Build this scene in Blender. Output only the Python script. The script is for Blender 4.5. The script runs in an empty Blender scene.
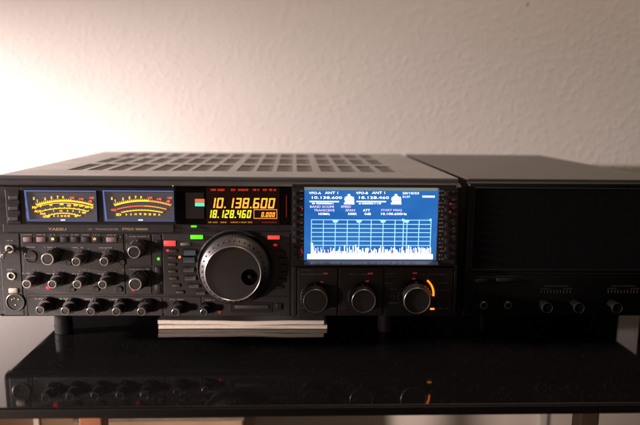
import bpy, bmesh, math, random
from mathutils import Vector, Matrix
random.seed(7)
PI = math.pi
scene = bpy.context.scene
COL = scene.collection

# ------------------------------------------------------------------ camera numbers (solved from the photograph)
CAM = Vector((0.32906, -0.70938, 0.27084))
RT = Vector((0.99908935, -0.04112221, 0.01137667))
UP = Vector((-0.004571, 0.16194507, 0.98678919))
FW = Vector((0.04242135, 0.98594257, -0.16160963))
FPX = 626.1
def ray(px, py): return FW + RT * ((px - 320) / FPX) - UP * ((py - 212.5) / FPX)
def onY(px, py, Y):
    d = ray(px, py); return CAM + d * ((Y - CAM.y) / d.y)
def onZ(px, py, Z):
    d = ray(px, py); return CAM + d * ((Z - CAM.z) / d.z)
H, HB, W, D = 0.1952, 0.0351, 0.518, 0.40      # cabinet top, cabinet bottom, width, depth (m)
YP = -0.015                                     # plane of the radio's front panel
def P(px, py, d=0.0): return onY(px, py, YP - d)
S = 0.00113                                     # metres per photo pixel on the panel

# ------------------------------------------------------------------ materials
def principled(name, col, rough=0.5, metal=0.0, emis=None, estr=0.0, spec=0.5, noise=0.0, nscale=60, bump=0.0, bscale=400, coat=0.0, rvar=0.0):
    m = bpy.data.materials.new(name); m.use_nodes = True
    nt = m.node_tree; b = nt.nodes['Principled BSDF']
    b.inputs['Base Color'].default_value = (*col, 1); b.inputs['Roughness'].default_value = rough
    b.inputs['Metallic'].default_value = metal; b.inputs['Specular IOR Level'].default_value = spec
    b.inputs['Coat Weight'].default_value = coat
    if emis:
        b.inputs['Emission Color'].default_value = (*emis, 1); b.inputs['Emission Strength'].default_value = estr
    tc = nt.nodes.new('ShaderNodeTexCoord')
    if noise or rvar:
        n = nt.nodes.new('ShaderNodeTexNoise'); n.inputs['Scale'].default_value = nscale; n.inputs['Detail'].default_value = 6
        nt.links.new(tc.outputs['Object'], n.inputs['Vector'])
        if noise:
            r = nt.nodes.new('ShaderNodeMapRange'); r.inputs[3].default_value = 1 - noise; r.inputs[4].default_value = 1 + noise
            r.inputs[1].default_value = .3; r.inputs[2].default_value = .7
            nt.links.new(n.outputs['Fac'], r.inputs[0])
            mx = nt.nodes.new('ShaderNodeVectorMath'); mx.operation = 'SCALE'; mx.inputs[0].default_value = col
            nt.links.new(r.outputs[0], mx.inputs['Scale']); nt.links.new(mx.outputs[0], b.inputs['Base Color'])
        if rvar:
            r = nt.nodes.new('ShaderNodeMapRange'); r.inputs[3].default_value = max(0, rough - rvar); r.inputs[4].default_value = rough + rvar
            r.inputs[1].default_value = .3; r.inputs[2].default_value = .7
            nt.links.new(n.outputs['Fac'], r.inputs[0]); nt.links.new(r.outputs[0], b.inputs['Roughness'])
    if bump:
        n = nt.nodes.new('ShaderNodeTexNoise'); n.inputs['Scale'].default_value = bscale; n.inputs['Detail'].default_value = 3
        bp = nt.nodes.new('ShaderNodeBump'); bp.inputs['Strength'].default_value = bump; bp.inputs['Distance'].default_value = 0.0004
        nt.links.new(tc.outputs['Object'], n.inputs['Vector']); nt.links.new(n.outputs['Fac'], bp.inputs['Height']); nt.links.new(bp.outputs[0], b.inputs['Normal'])
    return m
def glow(name, col, s): return principled(name, tuple(c * .3 for c in col), .4, emis=col, estr=s)

M = {}
M['panel'] = principled('panel_plastic', (.024, .0205, .022), .42, noise=.16, nscale=90, bump=.5, bscale=900, rvar=.06)
M['lip'] = principled('panel_lip', (.036, .031, .031), .4, noise=.08, nscale=40)
M['raised'] = principled('panel_section', (.029, .0245, .026), .48, noise=.14, nscale=120, bump=.5, bscale=1100)
M['recess'] = principled('recess_black', (.012, .010, .010), .5)
M['cover'] = principled('cover_paint', (.145, .132, .128), .30, noise=.08, nscale=14, bump=.35, bscale=1600, rvar=.05)
M['vent'] = principled('vent_mesh', (.16, .145, .14), .6, bump=.3, bscale=1500)
M['knob'] = principled('knob_rubber', (.010, .008, .008), .42, noise=.15, nscale=200)
M['cap'] = principled('knob_face', (.028, .024, .024), .38, bump=.3, bscale=1500)
M['ring'] = principled('turned_aluminium', (.72, .66, .64), .28, .9, noise=.08, nscale=200)
M['ringdim'] = principled('dark_chrome', (.34, .31, .31), .3, .85)
M['skirt'] = principled('dial_skirt', (.040, .035, .035), .44, .15, noise=.1, nscale=60)
M['dial'] = principled('dial_face', (.026, .023, .023), .34, coat=.1, noise=.12, nscale=50)
M['nickel'] = principled('nickel', (.75, .72, .66), .25, .9)
M['button'] = principled('button_plastic', (.085, .068, .066), .5, noise=.1, nscale=200)
M['darkbutton'] = principled('dark_button', (.022, .018, .018), .45)
M['greybutton'] = principled('grey_button', (.17, .155, .15), .42)
M['bluelit_key'] = principled('blue_lit_key', (.16, .20, .27), .3, noise=.1, nscale=200)  # blue light on the keys is put into their base colour
M['pinkbutton'] = principled('pale_rose_button', (.30, .19, .18), .5, noise=.15, nscale=300)
M['print'] = principled('panel_print', (.34, .28, .25), .6)
M['printdim'] = principled('dim_print', (.15, .125, .13), .6)
M['gold'] = principled('gold_print', (.50, .40, .24), .5)
M['redprint'] = principled('red_print', (.55, .07, .04), .5)
M['cream'] = principled('cream_plastic', (.62, .52, .42), .45, noise=.06, nscale=300)
M['rubber'] = principled('foot_rubber', (.006, .0055, .0055), .6, spec=.15)
M['black2'] = principled('speaker_black', (.0036, .0033, .0034), .55, spec=.3, noise=.2, nscale=30)
M['matt'] = principled('matt_black', (.004, .0035, .0035), .7, spec=.08)
M['grille'] = principled('speaker_grille', (.003, .0027, .0027), .85, spec=.2, bump=.6, bscale=1500)
M['cover2'] = principled('speaker_cover_paint', (.062, .053, .047), .42, noise=.1, nscale=16, bump=.3, bscale=1500)
M['dimprint'] = principled('faint_print', (.055, .045, .038), .6)
M['dimring'] = principled('faint_ring', (.035, .032, .030), .45, .4)
M['paper'] = principled('paper', (.86, .78, .72), .7, noise=.05, nscale=90)
M['paperedge'] = principled('paper_edges', (.80, .72, .66), .8, noise=.1, nscale=300)
M['display'] = principled('display_black', (.006, .004, .004), .15)
M['smoke'] = principled('smoked_window', (.035, .028, .026), .25)
M['redwood_lit'] = principled('red_brown_wood_lit', (.16, .055, .022), .45, noise=.3, nscale=30)
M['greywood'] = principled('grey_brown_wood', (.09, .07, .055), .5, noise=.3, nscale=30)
M['cardboard'] = principled('cardboard', (.21, .14, .085), .8, noise=.1, nscale=20)
M['duct'] = principled('white_plastic', (.7, .64, .6), .4, noise=.03, nscale=30)
# lit things
M['yel'] = glow('lit_yellow', (1, .53, .025), 1.8)
M['redlit'] = glow('lit_red_scale', (1, .16, .07), 1.0)
M['orgyel'] = glow('lit_orange_scale', (1, .42, .06), 1.0)
M['meterface'] = principled('meter_face', (.10, .088, .09), .35, emis=(.9, .8, .9), estr=.035)
M['meterblue'] = glow('meter_edge_light', (.20, .30, .85), .42)
M['meterblue2'] = glow('meter_edge_light_soft', (.20, .25, .55), .15)
M['meterspot'] = glow('meter_lamp', (.55, .68, 1), 1.3)
M['digit'] = glow('digit_amber', (1, .37, .03), 1.7)
M['digit2'] = glow('digit_yellow', (.80, .72, .03), 1.15)
M['digit3'] = glow('digit_orange', (1, .36, .04), 1.3)
M['frame3'] = glow('digit_frame', (1, .38, .12), .75)
M['dispred'] = glow('display_red_print', (1, .06, .01), .42)
M['dispamb'] = glow('display_amber_print', (1, .40, .03), .35)
M['disphaze'] = principled('display_red_field', (.010, .004, .003), .3, emis=(1, .09, .02), estr=.006)
M['bar_o'] = glow('bar_orange', (1, .15, .03), 1.1)
M['bar_t'] = glow('bar_teal', (.12, .85, .55), 1.0)
M['led_r'] = glow('led_red', (1, .035, .05), 1.3)
M['led_rd'] = glow('led_red_dim', (1, .03, .06), .38)
M['led_g'] = glow('led_green', (.10, .95, .03), 1.1)
M['led_y'] = glow('led_yellow', (1, .62, .12), 1.8)
M['led_o'] = glow('led_orange', (1, .30, .05), 1.6)
M['arc'] = glow('led_arc', (1, .21, .012), 2.4)
M['btn_red'] = principled('lit_red_button', (.5, .06, .05), .4, emis=(1, .07, .07), estr=.85, noise=.05, nscale=300)
M['btn_red2'] = glow('lit_red_bar', (1, .06, .045), 1.1)
M['btn_green'] = glow('lit_green_bar', (.14, .95, .02), .95)
M['lcd_white'] = glow('lcd_white', (.90, .95, 1), 1.9)
M['lcd_line'] = glow('lcd_line', (.45, .85, 1), 1.1)
M['lcd_pink'] = glow('lcd_pink', (.90, .72, 1), 1.25)
M['lcd_violet_marks'] = glow('lcd_violet', (.25, .12, .45), .8)
M['lcd_edge'] = glow('lcd_edge_glow', (.40, .46, .38), .45)
M['lcd_sill'] = principled('lcd_sill', (.05, .055, .09), .18)

def mat_lcd():
    m = bpy.data.materials.new('lcd_blue'); m.use_nodes = True; nt = m.node_tree; b = nt.nodes['Principled BSDF']
    b.inputs['Base Color'].default_value = (.01, .02, .06, 1); b.inputs['Roughness'].default_value = .25
    tc = nt.nodes.new('ShaderNodeTexCoord'); mp = nt.nodes.new('ShaderNodeMapping'); mp.inputs['Scale'].default_value = (6, 1, 14)
    n = nt.nodes.new('ShaderNodeTexNoise'); n.inputs['Scale'].default_value = 2.2; n.inputs['Detail'].default_value = 2
    cr = nt.nodes.new('ShaderNodeValToRGB'); cr.color_ramp.elements[0].position = .3; cr.color_ramp.elements[1].position = .7
    cr.color_ramp.elements[0].color = (.018, .15, .56, 1); cr.color_ramp.elements[1].color = (.04, .24, .72, 1)
    nt.links.new(tc.outputs['Object'], mp.inputs[0]); nt.links.new(mp.outputs[0], n.inputs['Vector']); nt.links.new(n.outputs['Fac'], cr.inputs[0])
    nt.links.new(cr.outputs[0], b.inputs['Emission Color']); b.inputs['Emission Strength'].default_value = .78
    return m
M['lcd'] = mat_lcd()

def mat_wall():
    m = bpy.data.materials.new('woodchip_wall'); m.use_nodes = True; nt = m.node_tree; b = nt.nodes['Principled BSDF']
    b.inputs['Roughness'].default_value = .85; b.inputs['Specular IOR Level'].default_value = .2
    tc = nt.nodes.new('ShaderNodeTexCoord')
    n = nt.nodes.new('ShaderNodeTexNoise'); n.inputs['Scale'].default_value = 105; n.inputs['Detail'].default_value = 3; n.inputs['Roughness'].default_value = .55
    n2 = nt.nodes.new('ShaderNodeTexNoise'); n2.inputs['Scale'].default_value = 2.5; n2.inputs['Detail'].default_value = 3
    v = nt.nodes.new('ShaderNodeTexVoronoi'); v.inputs['Scale'].default_value = 60; v.feature = 'SMOOTH_F1'
    for q in (n, n2, v): nt.links.new(tc.outputs['Object'], q.inputs['Vector'])
    r = nt.nodes.new('ShaderNodeMapRange'); r.inputs[1].default_value = .5; r.inputs[2].default_value = .75; nt.links.new(n.outputs['Fac'], r.inputs[0])
    a = nt.nodes.new('ShaderNodeMath'); a.operation = 'MULTIPLY_ADD'; a.inputs[1].default_value = -.5
    nt.links.new(v.outputs['Distance'], a.inputs[0]); nt.links.new(r.outputs[0], a.inputs[2])
    bp = nt.nodes.new('ShaderNodeBump'); bp.inputs['Strength'].default_value = .4; bp.inputs['Distance'].default_value = .0010
    nt.links.new(a.outputs[0], bp.inputs['Height']); nt.links.new(bp.outputs[0], b.inputs['Normal'])
    cr = nt.nodes.new('ShaderNodeValToRGB'); cr.color_ramp.elements[0].position = .3; cr.color_ramp.elements[1].position = .7
    cr.color_ramp.elements[0].color = (.72, .655, .60, 1); cr.color_ramp.elements[1].color = (.78, .715, .655, 1)
    nt.links.new(n2.outputs['Fac'], cr.inputs[0]); nt.links.new(cr.outputs[0], b.inputs['Base Color'])
    return m
M['wall'] = mat_wall()

def mat_gloss():
    m = bpy.data.materials.new('black_gloss_glass'); m.use_nodes = True; nt = m.node_tree; b = nt.nodes['Principled BSDF']
    b.inputs['Base Color'].default_value = (.004, .0036, .0036, 1); b.inputs['IOR'].default_value = 1.52
    tc = nt.nodes.new('ShaderNodeTexCoord'); n = nt.nodes.new('ShaderNodeTexNoise'); n.inputs['Scale'].default_value = 18; n.inputs['Detail'].default_value = 6
    nt.links.new(tc.outputs['Object'], n.inputs['Vector'])
    r = nt.nodes.new('ShaderNodeMapRange'); r.inputs[1].default_value = .35; r.inputs[2].default_value = .7; r.inputs[3].default_value = .03; r.inputs[4].default_value = .085
    nt.links.new(n.outputs['Fac'], r.inputs[0])
    # fine dust: sparse pale specks lying on the glass
    v = nt.nodes.new('ShaderNodeTexVoronoi'); v.inputs['Scale'].default_value = 420; nt.links.new(tc.outputs['Object'], v.inputs['Vector'])
    k = nt.nodes.new('ShaderNodeMath'); k.operation = 'LESS_THAN'; k.inputs[1].default_value = .10; nt.links.new(v.outputs['Distance'], k.inputs[0])
    n3 = nt.nodes.new('ShaderNodeTexNoise'); n3.inputs['Scale'].default_value = 90; nt.links.new(tc.outputs['Object'], n3.inputs['Vector'])
    g = nt.nodes.new('ShaderNodeMath'); g.operation = 'GREATER_THAN'; g.inputs[1].default_value = .52; nt.links.new(n3.outputs['Fac'], g.inputs[0])
    mu = nt.nodes.new('ShaderNodeMath'); mu.operation = 'MULTIPLY'; nt.links.new(k.outputs[0], mu.inputs[0]); nt.links.new(g.outputs[0], mu.inputs[1])
    mx = nt.nodes.new('ShaderNodeMix'); mx.data_type = 'RGBA'; mx.inputs[6].default_value = (.004, .0036, .0036, 1); mx.inputs[7].default_value = (.09, .08, .075, 1)
    nt.links.new(mu.outputs[0], mx.inputs[0]); nt.links.new(mx.outputs[2], b.inputs['Base Color'])
    ad = nt.nodes.new('ShaderNodeMath'); ad.operation = 'MULTIPLY_ADD'; ad.inputs[1].default_value = .4; nt.links.new(mu.outputs[0], ad.inputs[0]); nt.links.new(r.outputs[0], ad.inputs[2])
    nt.links.new(ad.outputs[0], b.inputs['Roughness'])
    return m
M['gloss'] = mat_gloss(); M['edge'] = principled('black_edge_band', (.003, .0028, .0028), .55, spec=.12)
M['carpet'] = principled('carpet', (.25, .19, .14), .9, noise=.3, nscale=150, bump=.8, bscale=500)

# ------------------------------------------------------------------ mesh helpers (all shapes are given in world metres)
ORG = {}
def new_bm(): return bmesh.new()
def obj(name, bm, mat, parent=None, smooth=False, label=None):
    vs = bm.verts
    if len(vs):
        lo = Vector([min(v.co[i] for v in vs) for i in range(3)]); hi = Vector([max(v.co[i] for v in vs) for i in range(3)])
        o_ = (lo + hi) / 2
    else: o_ = Vector()
    bmesh.ops.recalc_face_normals(bm, faces=bm.faces)
    for v in vs: v.co -= o_
    me = bpy.data.meshes.new(name); bm.to_mesh(me); bm.free()
    if smooth:
        for p in me.polygons: p.use_smooth = True
        me.set_sharp_from_angle(angle=math.radians(32))
    me.materials.append(mat)
    o = bpy.data.objects.new(name, me); COL.objects.link(o); ORG[o] = o_
    o.location = o_
    if parent: o.parent = parent; o.location = o_ - ORG[parent]
    if label: o['label'] = label
    return o
def thing(name, loc, label, cat, group=None):
    o = bpy.data.objects.new(name, None); o.empty_display_size = .02; COL.objects.link(o); o.location = loc; ORG[o] = Vector(loc)
    o['label'] = label; o['category'] = cat
    if group: o['group'] = group
    return o
def tag(o, label, cat, group=None):
    o['label'] = label; o['category'] = cat
    if group: o['group'] = group
    return o
def box(bm, x0, x1, y0, y1, z0, z1, bev=0, seg=2):
    t = bmesh.ops.create_cube(bm, size=1)
    for v in t['verts']:
        v.co = Vector(((x0 + x1) / 2 + v.co.x * (x1 - x0), (y0 + y1) / 2 + v.co.y * (y1 - y0), (z0 + z1) / 2 + v.co.z * (z1 - z0)))
    if bev:
        es = list({e for v in t['verts'] for e in v.link_edges})
        bmesh.ops.bevel(bm, geom=es, offset=bev, segments=seg, profile=.5, affect='EDGES')
    return bm
def lathe(bm, cx, cz, prof, n=40, knurl=0, kn=0, y0=YP):
    """prof: (radius, distance out from the panel); turned about an axis along -Y."""
    rings = []
    for (r, d) in prof:
        ring = []
        for i in range(n):
            a = 2 * PI * i / n
            rr = r
            if knurl and kn and r > 1e-5 and isinstance(kn, set) and (r, d) in kn: rr = r * (1 - knurl * (i % 2))
            ring.append(bm.verts.new((cx + rr * math.cos(a), y0 - d, cz + rr * math.sin(a))) if r > 1e-6 else None)
        if r <= 1e-6: ring = [bm.verts.new((cx, y0 - d, cz))]
        rings.append(ring)
    for a, b in zip(rings, rings[1:]):
        if len(a) == 1 and len(b) == 1: continue
        for i in range(n):
            j = (i + 1) % n
            if len(a) == 1: bm.faces.new((a[0], b[i], b[j]))
            elif len(b) == 1: bm.faces.new((a[i], a[j], b[0]))
            else: bm.faces.new((a[i], a[j], b[j], b[i]))
    return bm
def prism(bm, pts, y0, y1):
    """polygon in XZ, extruded from y0 to y1"""
    a = [bm.verts.new((x, y0, z)) for x, z in pts]; b = [bm.verts.new((x, y1, z)) for x, z in pts]
    n = len(pts); bm.faces.new(a); bm.faces.new(b[::-1])
    for i in range(n): bm.faces.new((a[i], b[i], b[(i + 1) % n], a[(i + 1) % n]))
def rect(px0, py0, px1, py1, d=0):
    """photo rectangle -> x0, x1, z0, z1 on the panel"""
    ym = (py0 + py1) / 2; xm = (px0 + px1) / 2
    return P(px0, ym, d).x, P(px1, ym, d).x, P(xm, py1, d).z, P(xm, py0, d).z
def pbox(bm, px0, py0, px1, py1, d0, d1, bev=0, seg=2):
    x0, x1, z0, z1 = rect(px0, py0, px1, py1, d1)
    return box(bm, x0, x1, YP - d1, YP - d0, z0, z1, bev, seg)
def stroke(bm, pts, w, d0, d1):
    """ribbon through world XZ points with thickness"""
    n = len(pts); L, R_ = [], []
    for i in range(n):
        a = Vector(pts[max(0, i - 1)]); b = Vector(pts[min(n - 1, i + 1)]); t = (b - a).normalized(); nn = Vector((-t.y, t.x)) * w / 2
        p = Vector(pts[i]); L.append(p + nn); R_.append(p - nn)
    vs = [[bm.verts.new((q.x, YP - d, q.y)) for q in s] for d in (d0, d1) for s in (L, R_)]
    a, b, c, e = vs
    for i in range(n - 1):
        bm.faces.new((c[i], c[i + 1], e[i + 1], e[i])); bm.faces.new((a[i], c[i], c[i + 1], a[i + 1])); bm.faces.new((b[i], b[i + 1], e[i + 1], e[i]))
def arcpts(cx, cz, r, a0, a1, n=24):
    return [(cx + r * math.cos(math.radians(a0 + (a1 - a0) * i / n)), cz + r * math.sin(math.radians(a0 + (a1 - a0) * i / n))) for i in range(n + 1)]
TXT = []
def text_bm(bm, s, px, py, hpx, wpx, d, weight=0.0, shear=0.0):
    """lettering centred on photo point (px,py), capitals hpx tall, fitted to wpx wide"""
    cu = bpy.data.curves.new('t', 'FONT'); cu.body = s; cu.size = 1; cu.align_x = 'CENTER'; cu.resolution_u = 2; cu.offset = weight; cu.shear = shear
    o = bpy.data.objects.new('t', cu); COL.objects.link(o)
    dg = bpy.context.evaluated_depsgraph_get(); me = bpy.data.meshes.new_from_object(o.evaluated_get(dg))
    bpy.data.objects.remove(o)
    xs = [v.co.x for v in me.vertices]; ys = [v.co.y for v in me.vertices]
    if not xs: return
    c = P(px, py, d); k = hpx * S / (max(ys) - min(ys)); kx = wpx * S / (max(xs) - min(xs)) if wpx else k
    mx, my = (max(xs) + min(xs)) / 2, (max(ys) + min(ys)) / 2
    vs = [bm.verts.new((c.x + (v.co.x - mx) * kx, c.y, c.z + (v.co.y - my) * k)) for v in me.vertices]
    for p in me.polygons:
        try: bm.faces.new([vs[i] for i in p.vertices])
        except ValueError: pass
    bpy.data.meshes.remove(me)
def text(s, px, py, hpx, wpx, mat, parent, d, name='lettering', weight=0.01, shear=0.0, label=None):
    bm = new_bm(); text_bm(bm, s, px, py, hpx, wpx, d, weight, shear); return obj(name, bm, mat, parent, label=label)
def micro(bm, px0, px1, py, h, d):
    """print too small to read in the photograph: a row of tiny strokes"""
    x = px0
    while x < px1 - .6:
        w = random.uniform(.5, 1.0)
        if random.random() < .84:
            r = rect(x, py - h / 2 * random.uniform(.7, 1), min(x + w, px1), py + h / 2 * random.uniform(.7, 1), d)
            box(bm, r[0], r[1], YP - d - .00012, YP - d + .0002, r[2], r[3])
        x += w + random.uniform(.18, .4)

SEG = {'0': 'abcdef', '1': 'bc', '2': 'abdeg', '3': 'abcdg', '4': 'bcfg', '5': 'acdfg', '6': 'acdefg', '7': 'abc', '8': 'abcdefg', '9': 'abcdfg'}
def seg_digits(bm, s, px0, px1, py0, py1, d, th=.17, slant=.16):
    x0, x1, z0, z1 = rect(px0, py0, px1, py1, d); h = z1 - z0
    nd = sum(1 for c in s if c != '.'); ndot = s.count('.')
    adv = (x1 - x0 - slant * h) / (nd + ndot * .38); x = x0; w = adv * .80; t = h * th
    y = YP - d
    def quad(pts): prism(bm, [(px_ + slant * (pz_ - z0), pz_) for px_, pz_ in pts], y, y - .00025)
    for c in s:
        if c == '.':
            quad([(x + adv * .02, z0), (x + adv * .02 + t, z0), (x + adv * .02 + t, z0 + t), (x + adv * .02, z0 + t)]); x += adv * .38; continue
        g = t * .12
        zm = (z0 + z1) / 2
        hs = {'a': z1 - t, 'g': zm - t / 2, 'd': z0}
        for k in SEG[c]:
            if k in hs:
                zz = hs[k]; quad([(x + g + t * .3, zz), (x + w - g - t * .3, zz), (x + w - g - t * .6, zz + t) if k == 'd' else (x + w - g - t * .3, zz + t), (x + g + t * .3, zz + t)])
            else:
                xa = x if k in 'ef' else x + w - t
                za, zb = (z0 + g, zm - g) if k in 'ec' else (zm + g, z1 - g)
                quad([(xa, za), (xa + t, za), (xa + t, zb), (xa, zb)])
        x += adv

# ------------------------------------------------------------------ the setting
def struct(name, bm, mat):
    o = obj(name, bm, mat); o['kind'] = 'structure'; return o
WY = 0.50
bm = new_bm(); box(bm, -2.6, 3.2, WY, WY + .12, -.46, 2.3); struct('wall', bm, M['wall'])
bm = new_bm(); box(bm, -2.6, 3.2, -2.6, WY - .003, -.50, -.455); struct('floor', bm, M['carpet'])

# glass-topped low table
tb = thing('side_table', (.35, .12, -.455), 'black high-gloss glass table top mirroring the radio equipment, on wooden legs', 'table')
bm = new_bm(); box(bm, -1.6, 1.6, -.166, .44, -.0085, 0, .0022, 3); obj('table_top', bm, M['gloss'], tb)
bm = new_bm(); box(bm, -1.6, 1.6, -.1685, -.1662, -.0092, -.0006, .0008); obj('edge_band', bm, M['edge'], tb)
for (px, m, l) in ((95, 'redwood_lit', 'table leg coloured red-brown as if lit'), (583, 'greywood', 'table leg coloured grey-brown as if shaded')):  # same wood twice: warm light and shade are put into the leg colours
    c = onY(px, 419, -.10); w = .0185 / 2 * (1.25 if px < 200 else 1.1)
    bm = new_bm(); box(bm, c.x - w, c.x + w, -.115, -.115 + 2 * w, -.455, -.0085, .002); obj('leg', bm, M[m], tb, label=l)
for x in (-.5, 1.3):
    bm = new_bm(); box(bm, x - .02, x + .02, .36, .40, -.455, -.0085, .002); obj('leg', bm, M['greywood'], tb)
bm = new_bm(); box(bm, -.55, 1.35, .40, .42, -.06, -.0085, .001); obj('rail', bm, M['greywood'], tb)

# things standing under the table
c1 = onY(243, 420.5, .15); c0 = onY(102, 420.5, .15)
t = thing('cardboard_box', (c0.x + .1, .25, -.455), 'low brown cardboard box under the table, right of the red-brown leg', 'box')
bm = new_bm(); box(bm, c0.x - .04, c1.x, .15, .42, -.455, c1.z, .003); obj('carton', bm, M['cardboard'], t)
bm = new_bm(); box(bm, c0.x - .042, c1.x + .002, .148, .422, c1.z + .0003, c1.z + .006, .001); obj('lid', bm, M['greywood'], t)
c2 = onY(84, 418, .16)
t = thing('wooden_crate', (c2.x - .3, .28, -.455), 'pale brown wooden crate under the table left of the red-brown leg', 'crate')
bm = new_bm(); box(bm, c2.x - .6, c2.x - .001, .16, .40, -.455, -.10, .003); obj('crate_side', bm, M['cardboard'], t)
sx = onY(37, 418, .16).x
bm = new_bm(); box(bm, sx - .004, sx + .004, .156, .1605, -.45, -.105, .0008); obj('corner_strip', bm, M['duct'], t)
cd = onY(541, 419, WY)
bm = new_bm(); box(bm, cd.x - .009, cd.x + .009, WY - .012, WY - .0005, -.45, -.06, .002)
tag(obj('cable_channel', bm, M['duct']), 'pale vertical cable channel on the wall below the table', 'cable channel')
cn = onY(527.5, 4, WY)
bm = new_bm(); lathe(bm, cn.x, cn.z, [(.0032, 0), (.003, .0004), (0, .0006)], 14, y0=WY)
tag(obj('wall_plug', bm, principled('brown_plug', (.42, .34, .26), .7)), 'small brown plug in the wall near the top edge', 'wall plug')

# ------------------------------------------------------------------ the big transceiver
radio = thing('radio_transceiver', (W / 2, D / 2, 0), 'wide grey radio transceiver with lit meters, amber digits and blue screen', 'radio')
# cabinet cover with its vented top: a sheet with real openings
def vent_cells():
    cols = []
    for g in ((65.5 + 2.5, 88.5, 109.5, 131), (154, 174, 193.7, 214), (237.5, 257.2, 277, 296.8), (320, 339.6, 358.8, 378.5)):
        for x in g: cols.append((onZ(x, 169.5, H).x, onZ(x + 15.4, 169.5, H).x))
    rows = []
    for (ya, yb) in ((171.3, 165.1), (163.6, 158.9), (157.7, 154.2)):
        rows.append((onZ(250, ya, H).y, onZ(250, yb, H).y))
    return cols, rows
cols, rows = vent_cells()
bm = new_bm()
xs = [0.0]; 
for a, b in cols: xs += [a, b]
xs.append(W); ys = [0.0]
for a, b in rows: ys += [a, b]
ys.append(D)
V = {}
def gv(i, j, z=H):
    k = (i, j, z)
    if k not in V: V[k] = bm.verts.new((xs[i], ys[j], z))
    return V[k]
for i in range(len(xs) - 1):
    for j in range(len(ys) - 1):
        if i % 2 == 1 and j % 2 == 1:
            z2 = H - .0022
            for (p, q) in (((i, j), (i + 1, j)), ((i + 1, j), (i + 1, j + 1)), ((i + 1, j + 1), (i, j + 1)), ((i, j + 1), (i, j))):
                bm.faces.new((gv(*p), gv(*q), gv(*q, z2), gv(*p, z2)))
        else: bm.faces.new((gv(i, j), gv(i + 1, j), gv(i + 1, j + 1), gv(i, j + 1)))
# folded edge and sides of the cover
zb = HB; e = .0025
def wallquad(p): bm.faces.new([bm.verts.new(v) for v in p])
wallquad(((0, 0, H), (0, D, H), (-.002, D, H - e), (-.002, 0, H - e))); wallquad(((-.002, 0, H - e), (-.002, D, H - e), (-.002, D, zb), (-.002, 0, zb)))
wallquad(((W, 0, H), (W, D, H), (W + .002, D, H - e), (W + .002, 0, H - e))); wallquad(((W + .002, 0, H - e), (W + .002, D, H - e), (W + .002, D, zb), (W + .002, 0, zb)))
wallquad(((-.002, D, H - e), (W + .002, D, H - e), (W + .002, D, zb), (-.002, D, zb))); wallquad(((0, D, H), (W, D, H), (W + .002, D, H - e), (-.002, D, H - e)))
wallquad(((-.002, 0, zb), (W + .002, 0, zb), (W + .002, D, zb), (-.002, D, zb)))
wallquad(((0, 0, H), (W, 0, H), (W, -.0008, H - .0012), (0, -.0008, H - .0012))); wallquad(((0, -.0008, H - .0012), (W, -.0008, H - .0012), (W, -.0008, H - .0042), (0, -.0008, H - .0042)))
cover = obj('top_cover', bm, M['cover'], radio)
bm = new_bm(); box(bm, -.001, W + .001, .0005, D - .001, HB - .0012, HB - .0002, .0002); obj('underside_shade', bm, M['rubber'], radio)  # black sheet added to keep the cabinet bottom as dark as shade
for (ya, yb) in rows:
    # perforated sheet under each row of openings: bars in both directions with gaps
    bm = new_bm(); z = H - .0016
    for a, b in cols:
        n = 6
        for k in range(n):
            x = a + (b - a) * (k + .5) / n; box(bm, x - .0009, x + .0009, ya, yb, z - .0005, z)
        m_ = max(4, int((yb - ya) / .006))
        for k in range(m_):
            y = ya + (yb - ya) * (k + .5) / m_; box(bm, a, b, y - .0020, y + .0020, z - .0004, z + .0002)
    obj('vent_grille', bm, M['vent'], cover)

# front panel: curved upper lip and flat face, extruded across the width
bm = new_bm()
x0, x1 = -.0035, P(458.2, 250).x
zt = H - .0045
prof = [(0.0, zt), (-.004, zt - .0002), (-.009, zt - .0009), (-.0145, zt - .0022), (-.0176, zt - .0038), (-.0176, zt - .0046), (YP, zt - .0050),
        (YP, HB + .004), (YP + .002, HB + .001), (YP + .006, HB - .0005), (0.0, HB - .0005)]
rngs = []
for x in (x0, x0 + .0015, x1 - .0015, x1):
    ins = .0015 if x in (x0, x1) else 0
    rngs.append([bm.verts.new((x, y + (ins if y < -.002 else 0), z)) for y, z in prof])
for a, b in zip(rngs, rngs[1:]):
    for i in range(len(prof) - 1): bm.faces.new((a[i], a[i + 1], b[i + 1], b[i]))
bm.faces.new(rngs[0]); bm.faces.new(rngs[-1][::-1])
panel = obj('front_panel', bm, M['panel'], radio, smooth=True)

# raised sections of the panel
T1 = .0010
def section(px0, py0, px1, py1, d1=T1, m='raised', name='panel_section', bev=.0006, d0=-.001):
    bm = new_bm(); pbox(bm, px0, py0, px1, py1, d0, d1, bev); return obj(name, bm, M[m], panel)
section(3, 224.5, 174, 232.6, .0014, 'lip')
section(1.5, 234, 21.5, 315.5); section(22.8, 234, 124.3, 294.5); section(126.3, 234.5, 151.3, 265.8); section(126.3, 267.6, 151.3, 294.5)
section(152.8, 234.5, 162.0, 294.5); section(28.5, 296.8, 162.5, 315.8, .0006); section(164, 296.8, 201, 315.8, .0006); section(202.3, 296.8, 290, 315.8, .0006)
section(163.2, 233.8, 289.8, 295.2)
section(22.2, 295.6, 27.5, 315.8, .0004)
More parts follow.
